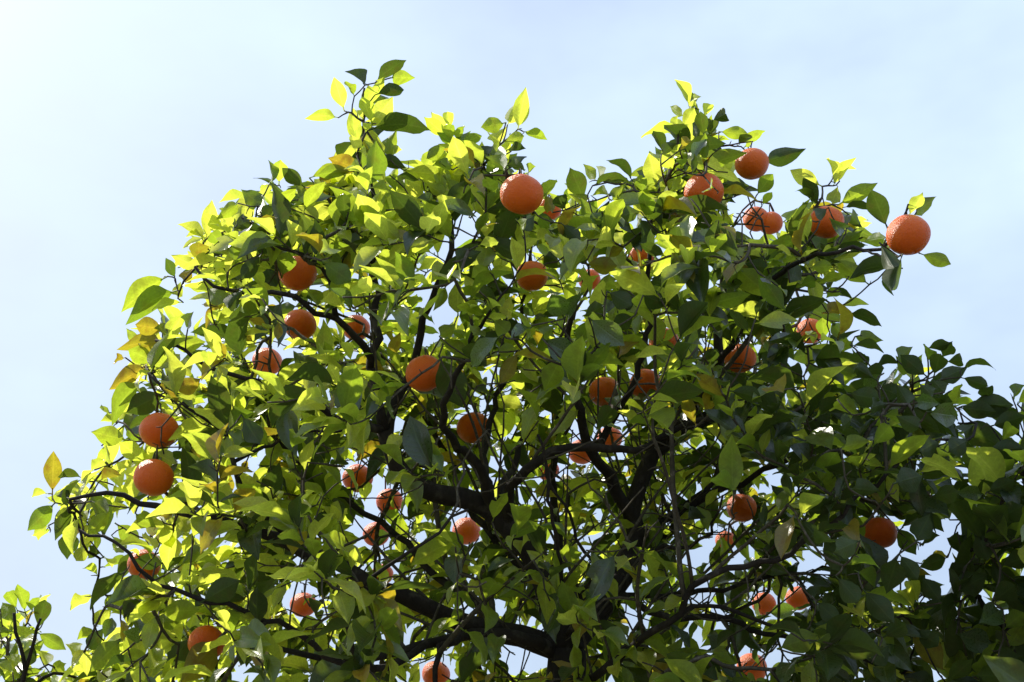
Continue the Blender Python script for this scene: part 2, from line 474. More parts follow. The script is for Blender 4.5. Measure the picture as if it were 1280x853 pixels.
trace(0, 560, 4, '''262 225 268 15 80 o; 410 150 288 148 40 d; 500 165 600 130 55 o; 270 280 137 415 85 m; 340 280 275 465 70 d; 345 300 400 160 40 d;
335 250 285 240 60 d; 240 230 160 245 35 y; 240 390 160 440 40 y; 250 410 190 465 40 y; 350 420 335 560 95 d; 450 470 380 565 60 y;
440 520 500 530 60 d; 820 580 670 560 130 df; 620 625 450 810 75 d; 490 640 415 605 35 y; 460 740 350 812 55 y; 640 590 520 595 35 m;
570 770 650 640 80 y; 530 740 650 840 80 m; 770 620 890 690 60 m; 1010 770 1200 660 150 d; 560 440 620 520 60 m; 430 440 550 320 70 m;
570 190 640 280 60 y; 400 210 330 190 50 y; 460 270 540 320 50 m; 680 330 780 400 70 m; 820 380 860 500 80 y; 900 590 1010 500 70 m;
1100 460 1220 420 80 y; 980 700 1080 590 90 y; 740 250 820 260 50 m; 580 380 700 480 90 m; 380 320 430 360 50 y; 640 300 560 330 50 m;
700 170 640 100 60 y; 880 330 950 420 60 y; 1040 240 1160 300 80 m; 520 550 560 600 30 y''')
trace(0, 640, 4, '''700 640 610 600 60 g; 690 630 655 520 50 g; 605 640 445 800 110 m; 520 640 560 530 60 g; 440 690 520 580 70 d; 470 600 385 640 60 m;
840 780 940 640 110 d; 1080 650 900 860 150 of; 800 500 1000 490 110 m; 600 720 760 740 80 m; 740 560 900 540 80 m; 980 720 1060 820 80 m;
1100 740 1180 800 80 y; 680 820 620 852 90 d; 540 830 480 780 80 y; 400 720 330 660 60 y; 470 560 560 480 70 y; 1000 540 1080 600 60 m''')
trace(960, 560, 2.9125, '''40 730 180 680 80 m; 0 600 105 590 100 gf; 350 520 460 640 75 d; 470 400 430 530 85 d; 480 390 545 480 70 d; 470 290 540 390 90 d;
540 340 590 240 80 d; 560 350 625 320 40 d; 280 430 410 445 35 m; 330 460 390 510 50 m; 630 560 560 470 80 d; 530 590 485 520 55 y;
550 570 520 485 50 y; 330 665 385 635 35 y; 650 850 745 770 50 m; 0 830 90 790 60 m; 180 560 260 640 80 d; 250 470 330 560 90 d;
100 130 40 230 60 m; 180 100 260 170 70 m; 300 150 410 160 60 d; 460 130 560 100 90 d; 430 220 530 240 60 d; 330 340 240 380 70 d;
600 180 700 160 60 d; 120 260 200 360 90 d; 160 640 260 660 70 d; 420 690 500 640 70 d; 540 660 620 720 90 d; 380 780 440 720 70 d''')
trace(540, 300, 4, '''130 370 128 200 85 y; 110 110 245 60 90 d; 560 500 745 600 150 g; 545 350 425 350 60 g; 660 390 600 270 110 g; 670 380 760 260 70 g;
790 395 965 530 110 g; 500 430 395 500 45 g; 350 480 200 640 70 g; 430 560 340 720 70 o; 40 590 150 840 190 df; 380 400 400 280 60 y;
470 335 470 250 80 y; 715 270 540 215 60 y; 690 150 790 300 40 y; 840 590 985 790 75 mf; 770 120 925 130 100 o; 1040 180 1210 100 70 y;
1115 480 1210 610 100 mf; 400 800 310 1020 110 m; 640 600 560 760 110 m; 280 130 200 190 70 m; 500 190 400 250 70 m; 560 80 660 140 80 d;
880 260 1000 330 90 d; 860 330 760 380 80 d; 300 400 380 460 80 m; 240 260 330 310 70 d; 1060 280 1180 330 90 d; 920 200 820 230 70 m;
620 420 560 470 60 m; 320 560 420 540 60 m; 1010 380 900 440 80 d; 460 120 540 180 60 d; 1200 240 1100 200 70 d; 40 480 120 420 70 m''')
# neighbours at either side of the picture
TR_MAIN = list(TR)
TR.clear()
trace(0, 640, 4, '''85 490 35 400 55 m; 125 500 85 365 55 m; 160 500 205 425 40 m; 190 590 225 440 75 d; 225 530 252 410 35 y; 70 550 10 455 70 m;
0 600 75 600 50 m; 190 605 330 690 65 m; 130 780 170 665 85 d; 60 740 80 650 45 m; 200 720 215 640 40 m; 20 720 90 760 60 y; 240 760 190 690 50 y;
250 800 330 760 60 m; 100 830 20 800 60 y; 300 800 380 840 60 y; 60 800 -20 760 60 y; -40 560 -100 480 60 m; 180 820 260 850 60 m''')
TR_LEFT = list(TR)
TR.clear()
trace(960, 360, 4, '''1225 550 1285 488 50 m; 1250 580 1330 510 60 m; 1120 690 1290 640 90 d; 1100 810 1290 800 90 d; 1170 770 1220 690 70 m''')
trace(960, 560, 2.9125, '''690 680 820 720 110 g; 850 590 770 640 90 g; 750 830 900 830 80 m; 650 400 550 435 80 d; 690 310 700 390 80 d; 660 260 620 200 70 m;
780 170 680 160 50 g; 800 160 900 120 70 d; 840 260 930 210 80 d; 760 300 800 410 100 d; 850 430 930 400 80 d; 700 520 800 460 90 d;
820 560 900 500 80 d; 860 660 930 600 70 m; 880 720 930 640 60 m; 690 620 620 560 70 d; 640 700 560 760 90 d; 720 760 640 800 70 m;
840 770 930 760 80 d; 890 330 820 300 70 d; 720 430 660 490 80 d; 580 620 640 540 60 d; 870 180 800 220 60 m; 920 300 860 360 70 d''')
TR_RIGHT = list(TR)

# ------------------------------------------------------------------ fruit: centre and diameter in the photograph, how much of it shows, label
FRUIT = [
 (652, 243, 55, 1.0, 'big fully exposed orange on the crown top against the sky beside bright young leaves'),
 (880, 240, 50, 0.8, 'orange with a sunlit top above a long dark leaf near the crown top'),
 (940, 205, 43, 0.9, 'orange on the crown top touched by a dark pointed leaf stretching over the sky'),
 (945, 274, 33, 1.0, 'small light orange in front of another orange near the crown top'),
 (963, 279, 31, 0.8, 'small darker orange half hidden behind a lighter orange near the crown top'),
 (1033, 278, 44, 0.7, 'orange partly covered by leaves on the branch that reaches out over open sky'),
 (1135, 294, 54, 1.0, 'large pebbly orange at the very tip of the branch reaching out over the sky'),
 (372, 342, 47, 0.9, 'orange with a translucent leaf over its top, hanging above a bare horizontal branch'),
 (375, 406, 41, 1.0, 'round orange hanging just below the bare horizontal branch'),
 (445, 410, 36, 0.8, 'orange half behind a bright leaf beside the upright left limb'),
 (334, 452, 38, 0.86, 'orange mostly hidden by a light leaf below the bare horizontal branch'),
 (531, 467, 48, 0.95, 'orange with a large dark leaf covering its side above the left limb'),
 (199, 538, 49, 1.0, 'glossy orange with a pointed light leaf across its side, upper of an outer pair'),
 (192, 597, 50, 1.0, 'glossy orange with a bright highlight, lower of a pair at the crown edge'),
 (180, 706, 42, 0.7, 'orange behind a broad dark drooping leaf on the long low branch'),
 (379, 756, 34, 0.8, 'shaded orange hanging above the long low branch deep in the leaves'),
 (258, 804, 46, 0.8, 'orange behind a large yellow blotched leaf under the long low branch'),
 (447, 598, 38, 0.8, 'orange crossed by a thin dark twig left of the main fork'),
 (487, 627, 34, 0.8, 'orange just below the bend of the left limb, lit through the leaves'),
 (470, 668, 34, 0.8, 'orange overlapping a neighbour in the dark cluster under the left limb'),
 (478, 718, 28, 0.5, 'orange sliver peeping out above the lower left limb'),
 (583, 664, 36, 0.9, 'orange tucked right under the thick left limb near the main fork'),
 (592, 535, 42, 0.7, 'dark shaded orange in the crown centre behind hanging leaves'),
 (665, 345, 40, 0.6, 'orange behind a dark leaf below the big exposed orange'),
 (686, 262, 32, 0.5, 'orange half hidden behind the big exposed orange on the crown top'),
 (803, 318, 36, 0.7, 'orange beside a bright upright leaf in the upper crown'),
 (830, 428, 38, 0.6, 'orange partly behind a broad green leaf among upper right twigs'),
 (806, 480, 40, 0.95, 'orange with a twig across its lower side between two upright right branches'),
 (756, 490, 40, 0.8, 'dark red orange crossed by an upright branch in the crown centre'),
 (727, 565, 34, 0.9, 'light orange right behind the crossing branch above the right limb fork'),
 (762, 548, 32, 0.8, 'light orange close above the crossing branch, beside another orange'),
 (685, 588, 28, 0.6, 'small orange patch below the crossing branch near the crown centre'),
 (925, 448, 40, 0.85, 'orange beside the dark upright branch in the right of the crown'),
 (1013, 414, 34, 0.7, 'shaded orange framed by leaves high on the right flank of the crown'),
 (927, 635, 38, 0.85, 'orange with leaves in front on the right flank, above the grey front branch'),
 (1100, 666, 42, 1.0, 'fully visible deep red orange hanging at the edge of a sky gap'),
 (955, 755, 30, 0.8, 'small orange left of a broad grey leaf below the grey front branch'),
 (998, 748, 32, 0.7, 'small orange right of a broad grey leaf below the grey front branch'),
 (940, 835, 38, 0.8, 'orange low under the right branches next to a small sky gap'),
 (545, 843, 36, 0.8, 'orange behind the hooked low branch left of the trunk'),
 (907, 676, 26, 0.6, 'small distant orange patch among right twigs below an orange with leaves in front'),
 (737, 350, 28, 0.4, 'tiny visible bit of orange behind leaves in the upper crown centre'),
]
FR = []
for (x, y, dpx, vis, lab) in FRUIT:
    size = 0.077 * (1 + 0.05 * math.sin(x * 1.7 + y))
    d = min(3.45, max(2.0, size * FPX / dpx))
    FR.append(dict(px=x, py=y, rpx=dpx / 2, vis=vis, label=lab, d=d, r=dpx / 2 * d / FPX, c=P(x, y, d)))
FC = np.array([f['c'] for f in FR]); FRAD = np.array([f['r'] for f in FR])
FPXY = np.array([(f['px'], f['py']) for f in FR]); FRP = np.array([f['rpx'] for f in FR]); FD = np.array([f['d'] for f in FR]); FV = np.array([f['vis'] for f in FR])

# ------------------------------------------------------------------ crown volumes
POLY_MAIN = [(70, 870), (95, 800), (125, 780), (112, 740), (130, 700), (92, 690), (72, 650), (48, 640), (62, 612), (102, 592), (112, 548), (132, 525),
    (150, 500), (150, 440), (165, 400), (205, 378), (218, 338), (236, 305), (270, 266), (304, 244), (340, 216), (388, 232), (422, 210), (438, 150),
    (448, 108), (478, 104), (486, 130), (478, 200), (500, 222), (532, 205), (548, 165), (580, 156), (612, 170), (648, 156), (656, 180), (648, 215),
    (690, 245), (712, 232), (740, 218), (762, 232), (800, 220), (822, 185), (850, 136), (880, 138), (900, 175), (930, 198), (950, 222), (968, 246),
    (985, 264), (1010, 248), (1040, 248), (1060, 258), (1088, 272), (1110, 300), (1095, 322), (1058, 340), (1056, 372), (1080, 402), (1090, 430),
    (1080, 452), (1112, 455), (1150, 442), (1178, 448), (1196, 476), (1222, 505), (1228, 600), (1180, 660), (1172, 780), (1190, 880), (1120, 980), (700, 1050), (220, 1000), (70, 920)]
POLY_RIGHT = [(1195, 600), (1228, 515), (1265, 490), (1300, 475), (1450, 430), (1600, 520), (1650, 800), (1600, 1050), (1250, 1050), (1160, 920), (1160, 780), (1175, 690)]
POLY_LEFT = [(-300, 800), (-200, 745), (-100, 728), (-20, 745), (15, 742), (48, 750), (58, 765), (56, 795), (82, 825), (108, 860), (110, 1000), (-100, 1060), (-320, 1000)]

def poly_sd(pts, poly):
    """signed distance (inside positive) of pixel points to a polygon"""
    pts = np.atleast_2d(np.asarray(pts, float)); a = np.asarray(poly, float); b = np.roll(a, -1, 0)
    ab = b - a
    ap = pts[:, None, :] - a[None]
    t = np.clip((ap * ab).sum(-1) / ((ab * ab).sum(-1) + 1e-9), 0, 1)
    dist = np.linalg.norm(ap - t[..., None] * ab, axis=-1).min(1)
    yy = pts[:, 1][:, None]; xx = pts[:, 0][:, None]
    cr = ((a[:, 1] > yy) != (b[:, 1] > yy)) & (xx < (b[:, 0] - a[:, 0]) * (yy - a[:, 1]) / (b[:, 1] - a[:, 1] + 1e-9) + a[:, 0])
    return np.where(cr.sum(1) % 2 == 1, dist, -dist)

# sky shows through the crown here (x, y, rx, ry)
GAPS = [(578, 285, 26, 20), (553, 316, 16, 15), (1135, 690, 24, 30), (1128, 735, 14, 22), (655, 828, 30, 26), (985, 822, 22, 18), (868, 704, 16, 16),
        (868, 748, 22, 12), (800, 775, 14, 14), (590, 770, 16, 14), (1010, 460, 14, 22), (1075, 620, 12, 12), (560, 400, 12, 12), (600, 510, 10, 8),
        (900, 780, 18, 14), (1020, 710, 20, 10), (735, 700, 8, 12), (500, 535, 14, 9), (1140, 590, 8, 10), (560, 805, 14, 10), (925, 715, 12, 10), (1105, 700, 10, 14)]

def leaf_dir_ok(px, py):
    for gx, gy, rx, ry in GAPS:
        if ((px - gx) / rx) ** 2 + ((py - gy) / ry) ** 2 < 1: return False
    return True

# ------------------------------------------------------------------ the tree builder
def catmull(pts, step):
    pts = [np.asarray(p, float) for p in pts]
    out = [pts[0]]
    ext = [2 * pts[0] - pts[1]] + pts + [2 * pts[-1] - pts[-2]]
    for i in range(1, len(ext) - 2):
        p0, p1, p2, p3 = ext[i - 1:i + 3]
        n = max(1, int(np.linalg.norm(p2 - p1) / step + 0.5))
        for k in range(1, n + 1):
            t = k / n
            out.append(0.5 * (2 * p1 + (p2 - p0) * t + (2 * p0 - 5 * p1 + 4 * p2 - p3) * t * t + (3 * p1 - p0 - 3 * p2 + p3) * t ** 3))
    return out

class Tubes:
    def __init__(self): self.v = []; self.f = []
    def add(self, pts, rad, sides, knob=0.0):
        pts = np.asarray(pts, float); n = len(pts)
        if n < 2: return
        tan = np.gradient(pts, axis=0)
        tan /= np.linalg.norm(tan, axis=1)[:, None] + 1e-12
        a = np.array([1.0, 0.3, 0.2]) if abs(tan[0] @ unit([1, .3, .2])) < 0.9 else np.array([0.0, 1.0, 0.0])
        nrm = unit(np.cross(tan[0], a))
        k0 = len(self.v)
        ang = np.arange(sides) * 2 * math.pi / sides
        ca, sa = np.cos(ang), np.sin(ang)
        for i in range(n):
            nrm = unit(nrm - tan[i] * (nrm @ tan[i]))
            bi = np.cross(tan[i], nrm)
            rr = rad[i] * (1 + (knob * rng.uniform(-1, 1, sides) if knob else 0))
            ring = pts[i] + np.outer(ca * rr, nrm) + np.outer(sa * rr, bi)
            self.v.extend(map(tuple, ring))
        for i in range(n - 1):
            for j in range(sides):
                a_ = k0 + i * sides + j; b_ = k0 + i * sides + (j + 1) % sides
                self.f.append((a_, b_, b_ + sides, a_ + sides))
        self.f.append(tuple(k0 + j for j in reversed(range(sides))))
        self.f.append(tuple(k0 + (n - 1) * sides + j for j in range(sides)))
    def obj(self, name, mat, parent):
        return link(name, new_mesh(name, self.v, self.f, mat), parent)

def clear_of_fruit(h):
    """twigs pass beside and behind the fruit, not through it"""
    v = h - FC
    q = np.linalg.norm(v, axis=1)
    j = int(np.argmin(q - FRAD))
    m = FRAD[j] + 0.006
    if q[j] < m:
        away = unit(h - CAM)
        h = FC[j] + unit(v[j] + away * 0.02) * m
    x, y, d = proj(h)
    off = np.array([x, y]) - FPXY
    q = np.hypot(off[:, 0], off[:, 1])
    for j in np.where((q < FRP + 5) & (d < FD + FRAD) & (d > FD - 0.16) & (FV > 0.88))[0]:      # nor across the face of the open ones
        h = CAM + (h - CAM) * (FD[j] + FRAD[j] + 0.012) / d
    return h

class Tree:
    def __init__(self):
        self.p = []; self.par = []; self.dir = []; self.rmin = []; self.limb = []
        self.leaves = []
        self.ends = []
    def node(self, p, par, rmin=0.0, limb=-1):
        self.p.append(np.asarray(p, float)); self.par.append(par); self.rmin.append(rmin); self.limb.append(limb)
        self.dir.append(unit(p - self.p[par]) if par >= 0 else np.array([0, 0, 1.0]))
        return len(self.p) - 1
    def nearest(self, p):
        A = np.array(self.p)
        return int(np.argmin(np.linalg.norm(A - p, axis=1)))
    def add_limb(self, pts, r0, r1, limb, root=False, wob=0.004):
        pts = catmull(pts, 0.03)
        n = len(pts)
        if root: idx = self.node(pts[0], -1, r0, limb); start = 1
        else: idx = self.nearest(pts[0]); start = 1
        off = np.zeros(3)
        for i in range(start, n):
            t = i / (n - 1)
            off = off * 0.8 + rng.normal(0, wob, 3) * 0.6
            q = pts[i] + off * min(1, i / 3)
            if not root and i < 5:      # ease in from the parent limb
                q = q + (self.p[idx] * 0 + 0)
            idx = self.node(q, idx, r0 + (r1 - r0) * t ** 0.75, limb)
        return idx
    def grow(self, target, tdir=None, step=0.025, jit=0.0025, limit=None):
        push = np.allclose(clear_of_fruit(target), target)
        A = self._arr()
        v = target - A
        d = np.linalg.norm(v, axis=1) + 1e-9
        cosang = (v * self._dirs()).sum(1) / d
        cost = d * (1 + 0.55 * (1 - cosang)) + np.where(cosang < -0.1, 0.08, 0)
        near = np.argsort(cost)[:500]
        i = int(near[0])
        for k in near:                      # take a way that does not run through a fruit
            ab = target - A[k]
            t = np.clip(((FC - A[k]) @ ab) / (ab @ ab + 1e-9), 0, 1)
            gap = np.linalg.norm(A[k] + t[:, None] * ab - FC, axis=1) - FRAD
            if gap.min() > 0.004 or (len(A) and gap.min() > -0.006 and t[int(np.argmin(gap))] > 0.97):
                i = int(k); break
        dist = d[i]
        if dist < 0.006: return i
        n = max(2, int(dist / step))
        p0 = self.p[i]; t0 = unit(self.dir[i] * 0.55 + v[i] / dist) * dist
        t1 = unit(v[i] / dist + (np.array([0, 0, 0.35]) if tdir is None else tdir)) * dist
        idx = i
        for k in range(1, n + 1):
            t = k / n
            h = (2 * t**3 - 3 * t**2 + 1) * p0 + (t**3 - 2 * t**2 + t) * t0 * 0.8 + (-2 * t**3 + 3 * t**2) * target + (t**3 - t**2) * t1 * 0.8
            if k < n:
                h = h + rng.normal(0, jit, 3)
                if push: h = clear_of_fruit(h)
            idx = self.node(h, idx)
        return idx
    def _arr(self):
        if not hasattr(self, '_c') or len(self._c) != len(self.p): self._c = np.array(self.p)
        return self._c
    def _dirs(self):
        if not hasattr(self, '_d') or len(self._d) != len(self.p): self._d = np.array(self.dir)
        return self._d
    def radii(self, tip=0.0015, ex=2.3):
        n = len(self.p)
        acc = np.zeros(n); r = np.zeros(n)
        order = range(n - 1, -1, -1)
        for i in order:
            r[i] = max(tip, acc[i] ** (1 / ex)) if acc[i] > 0 else tip
            r[i] = max(r[i] * 1.0, self.rmin[i])
            if self.limb[i] >= 0: r[i] = self.rmin[i]
            p = self.par[i]
            if p >= 0: acc[p] += r[i] ** ex + (0.00035 ** ex)
        for i in range(n):
            p = self.par[i]
            if p >= 0 and self.limb[i] < 0: r[i] = min(r[i], r[p] * 0.92 if self.limb[p] >= 0 else r[p])
        self.r = r
        return r
    def chains(self):
        n = len(self.p)
        ch = [[] for _ in range(n)]
        for i, p in enumerate(self.par):
            if p >= 0: ch[p].append(i)
        starts = [(0, -1)]
        out = []
        while starts:
            s, par = starts.pop()
            c = [par] if par >= 0 else []
            i = s
            while True:
                c.append(i)
                if not ch[i]: break
                same = [k for k in ch[i] if self.limb[k] == self.limb[i] and self.limb[i] >= 0]
                if same: nx = same[0]
                elif self.limb[i] >= 0:
                    # end of a limb: the strongest shoot carries on
                    nx = max(ch[i], key=lambda k: self.r[k])
                    if self.limb[nx] >= 0: nx = None
                else: nx = max(ch[i], key=lambda k: self.r[k])
                for k in ch[i]:
                    if k != nx: starts.append((k, i))
                if nx is None: break
                i = nx
            out.append((c, self.limb[s]))
        return out

def shoot_leaves(tree, idx, out_dir, tones, nl, size, back=0.10):
    """alternate leaves along the last stretch of a shoot"""
    path = [idx]; ln = 0.0
    while tree.par[path[-1]] >= 0 and ln < back and tree.limb[path[-1]] < 0:
        q = tree.par[path[-1]]
        ln += np.linalg.norm(tree.p[q] - tree.p[path[-1]])
        path.append(q)
    pts = np.array([tree.p[i] for i in path])
    tw = unit(tree.dir[idx] + 0.25 * out_dir + np.array([0, 0, 0.2]))
    a0 = rng.uniform(0, 6.28)
    u = unit(np.cross(tw, [0.3, 0.2, 1.0])); v = np.cross(tw, u)
    for k in range(nl):
        t = (k / max(1, nl - 1)) ** 1.4
        s = t * (len(pts) - 1)
        i = min(int(s), len(pts) - 2) if len(pts) > 1 else 0
        base = pts[i] + (pts[i + 1] - pts[i]) * (s - i) if len(pts) > 1 else pts[0]
        a = a0 + k * 2.4
        spread = 0.75 + 0.5 * t + rng.uniform(-0.25, 0.35)
        d = unit(tw * math.cos(spread) + (u * math.cos(a) + v * math.sin(a)) * math.sin(spread) + np.array([0, 0, -0.12]) + out_dir * 0.25)
        n = np.array([0, 0, 1.0]) + 0.25 * SUN + rng.normal(0, 0.38, 3)
        if rng.random() < 0.16:            # a drooping blade shows its waxy face
            n = n + unit(CAM - base) * 1.3; d = unit(d + np.array([0, 0, -0.5]))
        L = size * (rng.uniform(0.78, 1.3) if rng.random() < 0.72 else rng.uniform(0.42, 0.78))
        tone = tones(base, t)
        if tone == 'd': L *= 1.12          # grown leaves are the larger ones
        sh = int(rng.choice(8, p=[.2, .16, .14, .14, .1, .08, .06, .12]))
        yield make_leaf(base, d, n, L, L * rng.uniform(0.34, 0.47), sh, tone)

def leaf_pts(L):
    """sample points on a blade: base, quarter points on both edges, middle, tip"""
    loc = np.array([[0, 0.12, 0, 1], [0, .4, 0, 1], [0, .7, 0, 1], [0, 1.0, 0, 1], [-.24, .35, 0, 1], [.24, .35, 0, 1], [-.24, .65, 0, 1], [.24, .65, 0, 1], [0, .55, 0, 1]])
    return (L.M @ loc.T).T[:, :3]

def traced_leaves(tree, TRL, depth_of, seed_twigs=True):
    out = []
    for k, (bx, by, tx, ty, w, tone, front, _r) in enumerate(TRL):
        cx, cy = (bx + tx) / 2, (by + ty) / 2
        d = depth_of(cx, cy, tone)
        dist = np.linalg.norm(FPXY - [cx, cy], axis=1) - FRP
        j = int(np.argmin(dist))
        if dist[j] < 24 and FV[j] > 0.55:
            lp = math.hypot(tx - bx, ty - by)
            d = FD[j] - FRAD[j] - 0.035 if front else FD[j] + FRAD[j] + 0.02 + 0.02 * rng.random()
        B, T = P(bx, by, d), P(tx, ty, d)
        L3 = np.linalg.norm(T - B)
        want = 0.066 + 0.02 * rng.random()
        if L3 < want:
            dz = math.sqrt(want ** 2 - L3 ** 2) * (1 if rng.random() < 0.5 and not front else -1) * 0.85
            T = T + dz * unit(T - CAM)
        B0 = B - (T - B) * 0.04
        ax = unit(T - B)
        L3 = np.linalg.norm(T - B)
        toc = unit(CAM - (B + T) / 2)
        toc = unit(toc - ax * (toc @ ax))
        side = np.cross(ax, toc)
        if side[2] < 0: side = -side
        w3 = w * d / FPX
        w3 *= 1.12
        full = max(w3, L3 * 0.39)
        full = min(full, L3 * 0.56)
        c = min(1.0, max(0.3, w3 / full))
        s = math.sqrt(1 - c * c)
        n = toc * c + side * s if tone == 'g' else -toc * c + side * s
        sh = int(rng.choice([0, 0, 1, 3, 7, 7, 5]))
        if w / (math.hypot(tx - bx, ty - by) + 1) < 0.33: sh = int(rng.choice([1, 2, 4]))
        out.append(make_leaf(B0, T - B0, n, np.linalg.norm(T - B0), full, sh, tone, True))
    return out

def build_tree(tree, name, label, limbs_n):
    """turn nodes and leaves into objects"""
    r = tree.radii()
    root = bpy.data.objects.new(name, None)
    COL.objects.link(root)
    tag(root, label, 'tree', 'orange trees standing side by side')
    twigs = Tubes()
    nb = 0
    chains = tree.chains()
    for c, limb in chains:
        pts = [tree.p[i] for i in c]; rad = [r[i] for i in c]
        if len(c) < 2: continue
        if limb < 0 or c[0] != 0: rad[0] = min(rad[0], rad[1] * 1.15)
        r0 = rad[1]
        if c[0] == 0:
            t = Tubes(); t.add(pts, rad, 20, 0.05); t.obj('trunk', BARK, root)
        elif limb >= 0:
            t = Tubes(); t.add(pts, rad, 12, 0.06); t.obj('limb', BARK, root)
        elif r0 > 0.0026 and nb < 290:
            t = Tubes(); t.add(pts, rad, 7, 0.06); t.obj('branch', TWIG, root); nb += 1
        else:
            twigs.add(pts, rad, 5, 0.08)
    # short spurs, thorns and old stubs on the shoots
    grown = [i for i in range(len(tree.p)) if tree.limb[i] < 0]
    for i in rng.choice(grown, size=min(len(grown) // 4, 1500), replace=False):
        d0 = tree.dir[i]
        q = unit(rng.normal(0, 1, 3)); q = unit(q - d0 * (q @ d0) + d0 * 0.5)
        ln = rng.uniform(0.006, 0.022)
        rr = min(0.0013, r[i] * 0.8)
        twigs.add([tree.p[i], tree.p[i] + q * ln * 0.5, tree.p[i] + unit(q + rng.normal(0, .25, 3)) * ln], [rr, rr * 0.9, rr * 0.5], 4)
    tw = twigs.obj('twigs', TWIG, root)
    tag(tw, kind='stuff')
    return root

W2, H2 = 640, 427
def visible_counts(leaves, spheres):
    zb = np.full((H2, W2), 1e9); ib = np.full((H2, W2), -1, int)
    def put(poly, dep, idx):
        x0, y0 = np.floor(poly.min(0)).astype(int); x1, y1 = np.ceil(poly.max(0)).astype(int)
        x0, y0, x1, y1 = max(0, x0), max(0, y0), min(W2 - 1, x1), min(H2 - 1, y1)
        if x1 < x0 or y1 < y0: return
        gx, gy = np.meshgrid(np.arange(x0, x1 + 1) + .0, np.arange(y0, y1 + 1) + .0)
        s = None
        ins_p = np.ones(gx.shape, bool); ins_n = np.ones(gx.shape, bool)
        n = len(poly)
        for a in range(n):
            p, q = poly[a], poly[(a + 1) % n]
            cr = (q[0] - p[0]) * (gy - p[1]) - (q[1] - p[1]) * (gx - p[0])
            ins_p &= cr >= 0; ins_n &= cr <= 0
        m = ins_p | ins_n
        z = zb[y0:y1 + 1, x0:x1 + 1]; ii = ib[y0:y1 + 1, x0:x1 + 1]
        m &= dep < z
        z[m] = dep; ii[m] = idx
    for k, L in enumerate(leaves):
        loc = np.array([[0, .1, 0, 1], [-.22, .3, 0, 1], [-.24, .6, 0, 1], [0, 1, 0, 1], [.24, .6, 0, 1], [.22, .3, 0, 1]])
        w = (L.M @ loc.T).T[:, :3]
        x, y, d = proj(w)
        if d.min() < 0.1: continue
        put(np.stack([x, y], 1) / 2, d.mean(), k)
    for f in FR:
        a = np.arange(12) * math.pi / 6
        put(np.stack([f['px'] + f['rpx'] * np.cos(a), f['py'] + f['rpx'] * np.sin(a)], 1) / 2, f['d'], len(leaves))
    return np.bincount(ib[ib >= 0], minlength=len(leaves) + 1)[:len(leaves)]

def emit_leaves(leaves, counts, root, limit=300):
    order = np.argsort(-counts)
    single = [int(k) for k in order[:limit] if counts[k] > 0]
    sset = set(single)
    for k in single:
        L = leaves[k]
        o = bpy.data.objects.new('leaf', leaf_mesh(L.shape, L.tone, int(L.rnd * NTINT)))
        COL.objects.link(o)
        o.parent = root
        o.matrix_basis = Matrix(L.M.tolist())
    rest = [leaves[k] for k in range(len(leaves)) if k not in sset]
    if not rest: return
    VV, FF, UU, RR, MM = [], [], [], [], []
    k0 = 0
    tl = list('ymdog')
    for L in rest:
        V, F, UV = SHAPES[L.shape]
        VV.append(V @ L.M[:3, :3].T + L.M[:3, 3])
        FF.extend([tuple(i + k0 for i in f) for f in F])
        UU.append(UV[np.array([i for f in F for i in f])])
        RR.append(np.full(len(F), L.rnd, np.float32)); MM.append(np.full(len(F), tl.index(L.tone), np.int32))
        k0 += len(V)
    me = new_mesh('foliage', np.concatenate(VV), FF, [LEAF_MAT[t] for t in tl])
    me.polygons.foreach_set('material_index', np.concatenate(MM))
    uvl = me.uv_layers.new(name='UVMap')
    uvl.data.foreach_set('uv', np.concatenate(UU).astype(np.float32).ravel())
    a = me.attributes.new('rnd', 'FLOAT', 'FACE')
    a.data.foreach_set('value', np.concatenate(RR))
    o = link('foliage', me, root)
    tag(o, kind='stuff')

